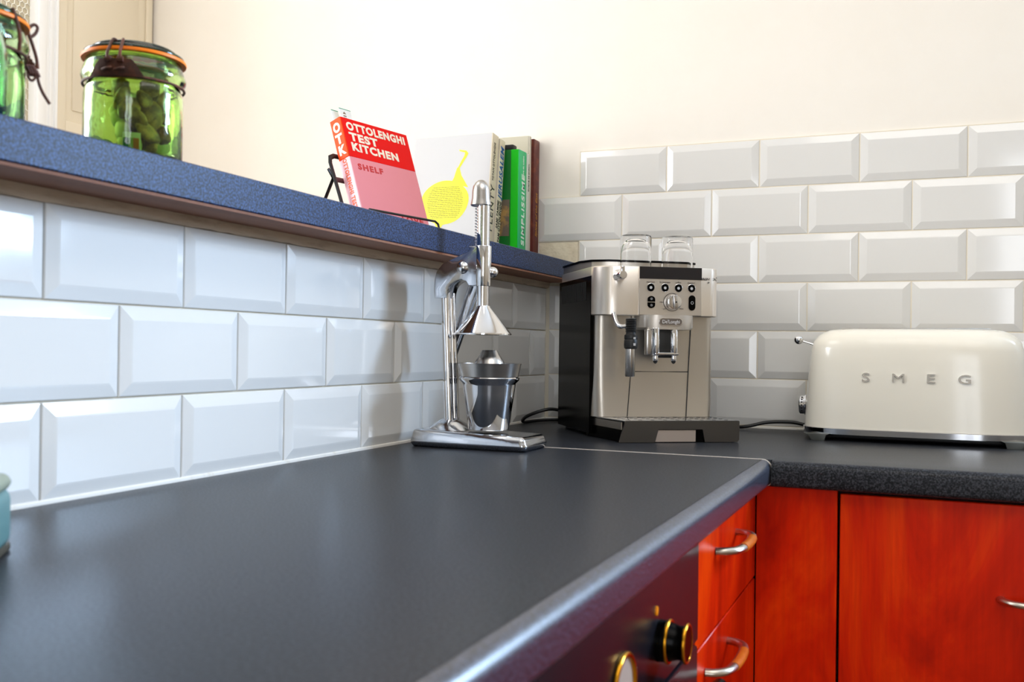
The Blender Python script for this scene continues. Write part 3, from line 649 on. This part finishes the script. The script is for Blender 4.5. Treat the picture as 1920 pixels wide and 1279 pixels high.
# ------------------------------------------------------------------ books
PAGE = mat('book_pages', (238, 230, 214), .8, noise=(3, (222, 212, 192), .4, .6, (1, 260, 1)))
def book(name, label, O, yaw, lean, W, T, H, cover, spine, group, round_spine=.0):
    """local: +X spine direction (spine at x=0, leaves go to -W), +Y away (thickness), +Z up"""
    r_ = root(name, label, 'book', O, yaw, group)
    r_.rotation_euler = (Matrix.Rotation(yaw, 3, 'Z') @ Matrix.Rotation(-lean, 3, 'X')).to_euler()
    b_ = new_bm(); ct = .0022
    box(b_, -W, 0, 0, ct, 0, H, .0006, 1); box(b_, -W, 0, T-ct, T, 0, H, .0006, 1); c_ = obj('cover', b_, cover, r_)
    b_ = new_bm(); box(b_, -.0025, .0015, .0, T, 0, H, .0012, 2); obj('spine', b_, spine, r_)
    b_ = new_bm(); box(b_, -W+.004, -.003, ct, T-ct, .003, H-.003); obj('pages', b_, PAGE, r_)
    return r_
MSP = lambda y, z: frame((.0018, y, z), (0, 0, 1), (0, -1, 0), (1, 0, 0))    # spine text reads bottom to top
SX0 = -.0691; 
WHITEC = mat('white_cover', (205, 205, 206), .5, spec=.2); CREAMSP = mat('aged_cream_spine', (226, 216, 192), .5, noise=(14, (214, 200, 168), .45, .7, U))
YEL = mat('yellow_print', (240, 232, 0), .45); BLK = mat('black_print', (30, 28, 26), .5); OLIVE = mat('olive_print', (120, 116, 10), .5)
bp_ = book('cookbook', 'white cookbook with a yellow fruit on its cover and black spine title, leaning', (-.0680, -.1945, .3515), -.02, .1160, .19, .030, .273, WHITEC, CREAMSP, 'cookbooks on the ledge')
# yellow pomegranate blob on the back cover
blob = []
cx_, cz_ = -.105, .124
for i in range(40):
    a = 2*math.pi*i/40; rx, rz = .058, .049
    blob.append((cx_+rx*math.cos(a)*(1+.03*math.sin(3*a)), cz_+rz*math.sin(a)))
bm = new_bm(); prism(bm, blob, -.0003, .0002, lambda a, b_, d: (a, d, b_))
prism(bm, [(a*1.0, b_) for a, b_ in [(-.093, .165), (-.086, .178), (-.080, .200), (-.074, .200), (-.068, .182), (-.050, .155)]], -.00035, .0002, lambda a, b_, d: (a, d, b_))
prism(bm, [(-.079, .198), (-.070, .216), (-.064, .226), (-.063, .233), (-.076, .237), (-.078, .240), (-.060, .237), (-.055, .231), (-.058, .224), (-.074, .198)], -.0004, .0002, lambda a, b_, d: (a, d, b_))
prism(bm, [(-.145, .095), (-.128, .082), (-.120, .066), (-.127, .058), (-.112, .066), (-.106, .074), (-.090, .077), (-.090, .090)], -.00045, .0002, lambda a, b_, d: (a, d, b_))
obj('cover_picture', bm, YEL, bp_, label='yellow fruit silhouette', smooth=False)
bm = new_bm(); random.seed(3)
for i in range(17):
    z_ = .157-i*.0042; hw = .052*math.sqrt(max(.05, 1-((z_-cz_)/.047)**2))*.86; x_ = cx_-hw*.95
    while x_ < cx_+hw:
        l_ = random.uniform(.003, .009); box(bm, x_, min(x_+l_, cx_+hw), -.0006, -.0002, z_, z_+.0010); x_ += l_+.0012
obj('cover_print', bm, OLIVE, bp_, smooth=False, kind='stuff', label='rows of tiny print')
textm('lettering', 'PLENTY', .0270, MSP(.015, .110), BLK, bp_, .0003, width=.100, space=1.1); textm('lettering', 'YOTAM OTTOLENGHI', .0120, MSP(.013, .212), BLK, bp_, .0003, width=.084, space=1.1)
bj = book('cookbook', 'cream cookbook with blue title, leaning beside the white fruit-covered one', (-.0640, -.1610, .3515), -.02, .1120, .20, .0255, .266, mat('pale_cover', (236, 230, 214), .5), CREAMSP, 'cookbooks on the ledge')
textm('lettering', 'JERUSALEM', .0225, MSP(.0130, .192), mat('blue_print', (24, 92, 168), .5), bj, .0003, bold=.0005, width=.118, shear=.2, space=1.12)
textm('lettering', 'SAMI TAMIMI', .0125, MSP(.0070, .098), BLK, bj, .0003, bold=.0003, width=.062, shear=.2, space=1.1); textm('lettering', 'YOTAM OTTOLENGHI', .0125, MSP(.0190, .076), BLK, bj, .0003, bold=.0003, width=.105, shear=.2, space=1.1)
GRN = mat('dark_green_cover', (24, 120, 46), .35); GRN2 = mat('bright_green_spine', (20, 196, 120), .35); GRN3 = mat('vivid_green_hinge', (10, 214, 20), .35)
bs_ = book('cookbook', 'bright green thick cookbook with white spine lettering standing upright', (-.0320, -.1015, .3515), 0, .0, .19, .044, .245, GRN, GRN2, 'cookbooks on the ledge')
bm = new_bm(); box(bm, -.018, .0005, -.0006, .0105, 0, .245, .001, 1); obj('hinge_band', bm, GRN3, bs_)
textm('lettering', 'SIMPLISSIME', .0225, MSP(.0260, .1130), mat('white_print', (240, 250, 240), .5), bs_, .0004, bold=.0004, width=.158, shear=.1, space=1.12)
textm('lettering', 'le livre de cuisine', .0075, MSP(.0260, .208), MATS['white_print'], bs_, .0003, bold=.0002)
bm = new_bm(); box(bm, -.075, -.020, -.0006, .0002, .055, .135); obj('cover_picture', bm, mat('grey_brown_photo', (120, 106, 92), .5, noise=(20, (190, 150, 90), .5, .6, U)), bs_)
textm('lettering', 'HACHETTE CUISINE', .0085, frame((-.045, -.0002, .030), (1, 0, 0), (0, 0, 1), (0, -1, 0)), MATS['white_print'], bs_, .0003)
bw = book('cookbook', 'thin white-spined book between the green and the marbled red books', (-.0300, -.0580, .3515), 0, .0, .185, .014, .243, mat('off_white_cover', (224, 220, 208), .5), mat('grey_white_spine', (216, 218, 206), .5), 'cookbooks on the ledge')
textm('lettering', 'CUISINE DE SAISON', .0070, MSP(.010, .190), BLK, bw, .0003)
bb_ = book('cookbook', 'tall beige book rising behind the green and thin white ones', (-.0310, -.0435, .3515), 0, .0, .200, .0120, .286, mat('beige_cover', (204, 198, 178), .6), mat('beige_spine', (214, 208, 190), .6), 'cookbooks on the ledge')
br_ = book('cookbook', 'marbled red-brown book, rightmost of the row by the wall corner', (-.0240, -.0310, .3515), 0, .0, .20, .0320, .281, mat('marbled_leather', (96, 30, 22), .45, noise=(40, (140, 64, 30), .5, .72, U)), MATS['marbled_leather'], 'cookbooks on the ledge')
textm('lettering', 'Spices of the East', .0140, MSP(.016, .110), mat('gold_print', (214, 160, 70), .35, .6), br_, .0003, shear=.3)
bm = new_bm(); box(bm, -.16, -.014, .004, .026, .2452, .2570, .002)
# small black booklet lying across the green book
o = obj('notebook', bm, BLACKM); o.parent = None; o['label'] = 'small black notebook lying on top of the green book'; o['category'] = 'notebook'; o.matrix_world = Matrix.Translation((-.0320, -.1030, .3515))

# red and pink book on the wire stand -------------------------------------
yaw, lean = -.1996, .3246
n_ = Vector((math.cos(yaw), math.sin(yaw), 0)); u_ = Vector((-math.sin(yaw), math.cos(yaw), 0))
upv = Vector((0, 0, 1))*math.cos(lean)-n_*math.sin(lean); nn = n_*math.cos(lean)+Vector((0, 0, 1))*math.sin(lean)
OB = Vector((-.1444, -.5351, .3580))
bo = root('cookbook', 'red and pink cookbook leaning back on the black wire stand', 'book', (0, 0, 0), 0, 'cookbooks on the ledge'); bo.matrix_world = frame(OB, u_, upv, nn)
BW, BH, BT = .19, .245, .027; HR = .1638
RED = mat('red_cover', (240, 8, 4), .5, spec=.1); PINK = mat('pink_cover', (236, 144, 152), .5, spec=.2); OR = mat('orange_spine', (246, 74, 6), .5, spec=.15); LPINK = mat('pale_pink_spine', (246, 186, 196), .45)
bm = new_bm(); box(bm, 0, BW, HR, BH, -.002, 0, .0005, 1); obj('cover_top', bm, RED, bo, label='red upper part of the cover')
bm = new_bm(); box(bm, 0, BW, 0, HR, -.002, 0, .0005, 1); obj('cover_bottom', bm, PINK, bo, label='pink lower part of the cover')
bm = new_bm(); box(bm, 0, BW, 0, BH, -BT, -BT+.002, .0005, 1); obj('back_cover', bm, PINK, bo)
bm = new_bm(); box(bm, -.002, .001, HR, BH, -BT, 0, .001, 1); obj('spine_top', bm, OR, bo, label='orange upper spine')
bm = new_bm(); box(bm, -.002, .001, 0, HR, -BT, 0, .001, 1); obj('spine_bottom', bm, LPINK, bo, label='pale pink lower spine')
bm = new_bm(); box(bm, .001, BW-.002, .003, BH-.003, -BT+.002, -.002); obj('pages', bm, PAGE, bo)
CRM = mat('cream_print', (250, 236, 214), .5); DRED = mat('dark_red_print', (206, 16, 24), .5)
MC = lambda x, y: frame((x, y, .0002), (1, 0, 0), (0, 1, 0), (0, 0, 1))
for s, y in (('OTTOLENGHI', .2275), ('TEST', .2060), ('KITCHEN', .1850)):
    x_c, w_ = {'OTTOLENGHI': (.0945, .168), 'TEST': (.0515, .079), 'KITCHEN': (.0785, .132)}[s]
    textm('lettering', s, .0225, MC(x_c, y), CRM, bo, .0003, bold=.0011, width=w_, space=1.16)
textm('lettering', 'SHELF', .0165, MC(.0510, .1450), DRED, bo, .0003, bold=.0006, width=.070, space=1.25)
textm('lettering', 'LOVE', .0165, MC(.1410, .0510), DRED, bo, .0003, bold=.0006, width=.064, space=1.25)
MS2 = lambda y: frame((-.0021, y, -BT/2), (0, 0, 1), (0, 1, 0), (-1, 0, 0))
for s, y in (('O', .2260), ('T', .2030), ('K', .1800)): textm('lettering', s, .0250, MS2(y), CRM, bo, .0003, bold=.0012, width=.0175)
textm('lettering', 'OTTOLENGHI TEST KITCHEN', .0125, frame((-.0021, .088, -BT/2), (0, -1, 0), (0, 0, 1), (-1, 0, 0)), mat('orange_print', (236, 90, 20), .5), bo, .0003, bold=.0005, width=.150, space=1.15)
CARD = mat('white_card', (232, 234, 230), .5); TEAL = mat('teal_edge', (40, 150, 120), .5)
for x0_, x1_, h_, zz in ((.004, .023, .0255, -.022), (.0160, .0475, .0270, -.012)):
    bk_ = root('bookmark_card', 'front white bookmark card with green edge and print, above the red book' if h_ > .026 else 'rear blank white bookmark card with green edge, behind the printed one', 'bookmark', (0, 0, 0)); bk_.matrix_world = frame(OB, u_, upv, nn)
    bm = new_bm(); box(bm, x0_, x1_, BH-.03, BH+h_, zz-.0003, zz+.0003); obj('card', bm, CARD, bk_)
    bm = new_bm(); box(bm, x0_, x1_, BH+h_-.001, BH+h_+.0006, zz-.0004, zz+.0004); obj('card_edge', bm, TEAL, bk_)
    if h_ > .026:
        bm = new_bm(); prism(bm, [(.0235, BH+.0165), (.0325, BH+.0165), (.0280, BH+.0215)], zz+.0003, zz+.0006, lambda a, b_, d: (a, b_, d))
        for i in range(3): box(bm, .024, .032 if i else .044, BH+.002+i*.0045, BH+.0042+i*.0045, zz+.0003, zz+.0006)
        obj('card_print', bm, mat('brown_print', (120, 90, 60), .5), bk_)
# wire stand
st = root('book_stand', 'black flat-wire book stand holding up the red and pink book', 'book stand', (0, 0, 0)); st.matrix_world = frame(OB, u_, upv, nn)
WIRE = mat('black_wire', (30, 34, 34), .35, .3)
zb_ = -BT-.004
def loc_z(x, y, z):        # height above ledge of a local point
    return (OB+u_*x+upv*y+nn*z).z
bm = new_bm()
tube(bm, [(-.012, .012, zb_), (-.022, .160, zb_), (-.019, .171, zb_), (-.008, .176, zb_), (.10, .176, zb_), (.186, .176, zb_), (.200, .170, zb_), (.205, .158, zb_), (.203, .012, zb_)], (.0018, .0052), 8, flat=(0, 0, 1)); fr_ = obj('back_frame', bm, WIRE, st)
bm = new_bm(); tube(bm, [(-.019, .128, zb_-.002), (.204, .128, zb_-.002)], (.0018, .0055), 8, flat=(0, 0, 1)); obj('cross_bar', bm, mat('brown_bar', (80, 48, 50), .5), st)
bm = new_bm()
def world_to_local(p):
    d = Vector(p)-OB; return (d.dot(u_), d.dot(upv), d.dot(nn))
for x_ in (-.020, .204):
    top = OB+u_*x_+upv*.130+nn*(zb_-.0035); foot = top-n_*.050-u_*.012; foot.z = .3535
    tip = top-u_*.012+upv*.016+nn*.004
    bm = new_bm(); tube(bm, [world_to_local(tip), world_to_local(top), world_to_local(foot)], (.0018, .0042), 8, flat=(0, 0, 1)); obj('prop_leg', bm, WIRE, st)
bm = new_bm()
h1 = .046
tube(bm, [(-.010, .012, zb_), (-.012, .010, .020), (-.014, h1-.006, .022), (-.008, h1, .022), (.182, h1, .022), (.190, h1-.005, .022), (.192, .014, .020), (.194, .012, zb_)], .0024, 8); obj('front_lip', bm, WIRE, st)

# ------------------------------------------------------------------ jars
def jar_body(R_, H_, neckz):
    """closed glass wall, base at 0"""
    out = [(0, .0), (R_*.80, .0), (R_*.95, .002), (R_, .008), (R_, neckz-.016), (R_*.985, neckz-.010), (R_*.93, neckz-.004), (R_*1.03, neckz), (R_*1.06, neckz+.005), (R_*1.03, neckz+.010), (R_*.99, neckz+.016), (R_*.96, H_)]
    inn = [(R_*.86, H_), (R_*.86, neckz), (R_*.92, neckz-.014), (R_*.925, .012), (R_*.80, .007), (0, .006)]
    return out+inn
def jar(name, label, loc, R_, H_, rot, gl, lidgl, front='clamp'):
    r_ = root(name, label, 'jar', loc, rot, 'green glass preserving jars on the ledge')
    nk = H_-.0225
    b_ = new_bm(); lathe(b_, jar_body(R_, H_, nk), 72); obj('jar_body', b_, gl, r_, ang=80)
    b_ = new_bm(); lathe(b_, [(R_*.80, H_), (R_*1.05, H_+.0003), (R_*1.06, H_+.0020), (R_*1.05, H_+.0036), (R_*.80, H_+.0036)], 64, close=True); obj('rubber_seal', b_, ORANGE, r_)
    b_ = new_bm(); z_ = H_+.0037; lathe(b_, [(0, z_), (R_*1.0, z_), (R_*1.02, z_+.0015), (R_*1.01, z_+.0035), (R_*.94, z_+.005), (R_*.88, z_+.005), (R_*.86, z_+.0055), (R_*.86, z_+.0085), (R_*.82, z_+.0100), (R_*.6, z_+.0104), (0, z_+.0095)], 64); ld_ = obj('lid', b_, lidgl, r_, ang=60)
    b_ = new_bm(); pr2 = [(R_*.85+.0011*math.cos(a), z_+.0056+.0011*math.sin(a)) for a in [2*math.pi*k/8 for k in range(8)]]; lathe(b_, pr2, 64, close=True)
    pr3 = [(R_*1.015+.0015*math.cos(a), nk-.0045+.0015*math.sin(a)) for a in [2*math.pi*k/8 for k in range(8)]]; lathe(b_, pr3, 64, close=True); wr = obj('wire_bail', b_, RUST, r_)
    return r_, nk, z_
JR, JH = .0515, .1140
j1, nk, lz = jar('preserving_jar', 'squat green glass clip-top jar with orange seal holding dried pods', (-.006, -1.262, .3515), JR, JH, 0, GREEN, DKGREEN)
# rusty clamp plate on the front (facing the camera side)
ca = math.atan2(-2.09+1.262, .797+.006)-.34
def polar(a, r, z_): return (r*math.cos(a), r*math.sin(a), z_)
bm = new_bm(); rows = []
for j in range(7):
    t = j/6; z_ = nk-.006+.018*t; half = .50*(1-.42*t**1.3)+(0 if j else .02); row = []
    for i in range(13):
        a = ca+half*(2*i/12-1); row.append(bm.verts.new(polar(a, JR*1.045+.0035+.002*math.sin(math.pi*t)*math.cos(1.4*(2*i/12-1)), z_)))
    rows.append(row)
for A, B in zip(rows, rows[1:]):
    for i in range(12): bm.faces.new((A[i], A[i+1], B[i+1], B[i]))
g = bmesh.ops.solidify(bm, geom=bm.faces[:], thickness=-.0014); obj('clamp_plate', bm, RUST, j1, label='rusty iron clamp plate')
bm = new_bm()
for s in (-1, 1):
    a1 = ca+s*.105
    tube(bm, [polar(a1, JR*1.045+.006, nk+.008), polar(a1, JR*1.045+.0075, nk+.016), polar(a1, JR*1.05+.003, nk+.0235), polar(a1*1.0, JR*.95, lz+.0080), polar(ca+s*.07, JR*.86, lz+.0075)], .0016, 8, smooth=4)
    tube(bm, [polar(a1-.05, JR*1.045+.0060, nk+.0105), polar(a1+.05, JR*1.045+.0060, nk+.0105)], .0030, 8)
    tube(bm, [polar(a1-.10, JR*1.045+.0062, nk-.0005), polar(a1, JR*1.045+.0085, nk+.0005), polar(a1+.07, JR*1.045+.0065, nk+.0018)], .0015, 8, smooth=3)
obj('wire_clip', bm, RUST, j1)
# dried pods inside
PODM = mat('dried_olive_pod', (186, 142, 82), .5, noise=(45, (84, 50, 24), .38, .60, U)); PODG = mat('pale_green_pod', (216, 206, 150), .45, noise=(20, (140, 160, 90), .4, .7, U))
random.seed(11)
spots = []
for lay in range(6):
    nn_ = 5 if lay < 5 else 3
    for k in range(nn_):
        a = 2*math.pi*(k/nn_)+lay*.8; rad_ = .0225 if (k+lay) % 3 else .0150
        spots.append((rad_*math.cos(a)+.004, rad_*math.sin(a)+.006, .020+lay*.0132))
pod0 = None
for i, (px_, py_, pz_) in enumerate(spots):
    if pod0 is None or i == 1:
        bm = new_bm(); bmesh.ops.create_uvsphere(bm, u_segments=20, v_segments=12, radius=1)
        for v in bm.verts:
            v.co.x *= 1+.12*v.co.z; v.co = Vector((v.co.x*.0125*(1-.35*v.co.z**2), v.co.y*.0070, v.co.z*.0165))
        po = obj('dried_pod', bm, PODM if pod0 is None else PODG); po['label'] = 'dried olive pod inside the green jar, one of a tangled heap'; po['category'] = 'pod'; po['group'] = 'dried pods in the jar'
        if pod0 is None: pod0 = po
        else: pod1 = po
    else:
        po = (pod1 if i % 4 == 0 else pod0).copy(); COL.objects.link(po)
    po['label'] = ('pale green dried pod among the brown ones inside the squat green jar' if (i == 1 or i % 4 == 0 and i) else 'brown wrinkled dried pod in the heap inside the squat green jar')
    po.location = (-.006+px_, -1.262+py_, .3515+pz_); po.rotation_euler = (random.uniform(-.7, .7), random.uniform(-.7, .7), random.uniform(0, 6.28)); s_ = random.uniform(.85, 1.05); po.scale = (s_, s_, s_)
# small paper label among the pods
lbm = root('paper_label', 'small paper food label with green and orange colour bars at the bottom of the jar', 'label', (0, 0, 0))
la = ca+.30
def lpt(a, z_, r=.0405): return (-.006+r*math.cos(a), -1.262+r*math.sin(a), .3515+z_)
def patch(a0, a1, z0_, z1_, r, m_, nm):
    b_ = new_bm(); rows_ = [[b_.verts.new(lpt(a0+(a1-a0)*i/6, z_, r)) for i in range(7)] for z_ in (z0_, z1_)]
    for i in range(6): b_.faces.new((rows_[0][i], rows_[0][i+1], rows_[1][i+1], rows_[1][i]))
    bmesh.ops.solidify(b_, geom=b_.faces[:], thickness=-.0003); return obj(nm, b_, m_, lbm)
patch(la-.22, la+.22, .012, .030, .0405, CARD, 'paper'); patch(la-.20, la-.07, .012, .024, .0410, mat('green_bar', (20, 130, 50), .5), 'colour_bar'); patch(la-.07, la+.04, .012, .024, .0410, mat('lime_bar', (170, 200, 40), .5), 'colour_bar'); patch(la+.04, la+.18, .012, .024, .0410, mat('orange_bar', (230, 130, 30), .5), 'colour_bar')

j2, nk2, lz2 = jar('preserving_jar', 'empty green glass clip-top jar with a dangling rusty wire, at the left edge', (-.017, -1.4605, .3515), .0515, .0990, 0, mat('green_bottle_glass_2', (206, 240, 192), 0, 0, .5, trans=1, ior=1.48, bump=(9, .2, .006, U)), DKGREEN)
a0 = math.atan2(.92, .36)   # right-hand limb as seen from the camera
bm = new_bm()
def pj2(a, r, z_): return polar(a, r, z_)
R2_ = .0515
tube(bm, [pj2(a0-.9, R2_*1.05, nk2-.004), pj2(a0-.95, R2_*1.08, nk2+.012), pj2(a0-1.05, R2_*1.02, nk2+.032)], .0018, 8, smooth=4)
q_ = lambda f_, dz: pj2(a0, R2_*(1+(f_-1)*1.35+.05), nk2+dz)
tube(bm, [q_(.99, .032), q_(1.03, .026), q_(1.09, .015), q_(1.14, .004), q_(1.16, -.006)], .0017, 8, smooth=4)
tube(bm, [q_(1.00, .027), q_(1.05, .0325), q_(1.11, .0355), q_(1.15, .033), q_(1.12, .027), q_(1.05, .022)], .0016, 8, smooth=4)
for k in range(4):
    f0 = 1.04+.035*k; tube(bm, [q_(f0, .005-.003*k), pj2(a0+.05, R2_*f0+.0015, nk2-.003-.002*k), q_(f0+.03, -.013), pj2(a0-.05, R2_*f0, nk2-.005)], .0019, 8, smooth=3)
tube(bm, [q_(1.03, -.010), q_(1.04, -.016), q_(1.09, -.0185), q_(1.14, -.014)], .0013, 8, smooth=4)
tube(bm, [q_(1.15, -.008), q_(1.17, -.018), q_(1.23, -.028), q_(1.33, -.038)], .0015, 8, smooth=4)
obj('wire_clip', bm, RUST, j2, label='twisted rusty closing wire hanging loose')

bt = root('glass_bottle', 'pale green glass bottle cut off by the left edge, in front of the empty jar', 'bottle', (.052, -1.500, .3515))
bm = new_bm(); lathe(bm, [(0, 0), (.0195, 0), (.0222, .003), (.0225, .048), (.0218, .057), (.0185, .069), (.0140, .080), (.0105, .091), (.0092, .104), (.0092, .128), (.0108, .1285), (.0108, .134), (.0075, .134), (.0075, .104), (.0086, .091), (.0120, .0795), (.0165, .068), (.0198, .056), (.0205, .047), (.0205, .010), (.018, .006), (0, .005)], 56)
obj('bottle_body', bm, PALEGREEN, bt, ang=80)

# teal enamel tin, bottom-left edge of the photo
tn = root('enamel_tin', 'small teal enamelled tin on the worktop at the lower left edge', 'tin', (.156, -1.6115, 0), -.90)
TEALE = mat('teal_enamel', (92, 132, 132), .45, noise=(12, (120, 148, 134), .5, .75, U))
bm = new_bm(); box(bm, -.055, .055, -.040, .040, .004, .050, .010, 4); obj('tin_body', bm, TEALE, tn)
bm = new_bm(); box(bm, -.0550, .0550, -.0400, .0400, .046, .060, .008, 4); obj('lid', bm, mat('pale_olive_lid', (140, 148, 128), .4), tn)
bm = new_bm(); box(bm, -.054, .054, -.039, .039, .0, .007, .002); obj('foot_rim', bm, mat('dark_rim', (60, 54, 40), .5), tn)
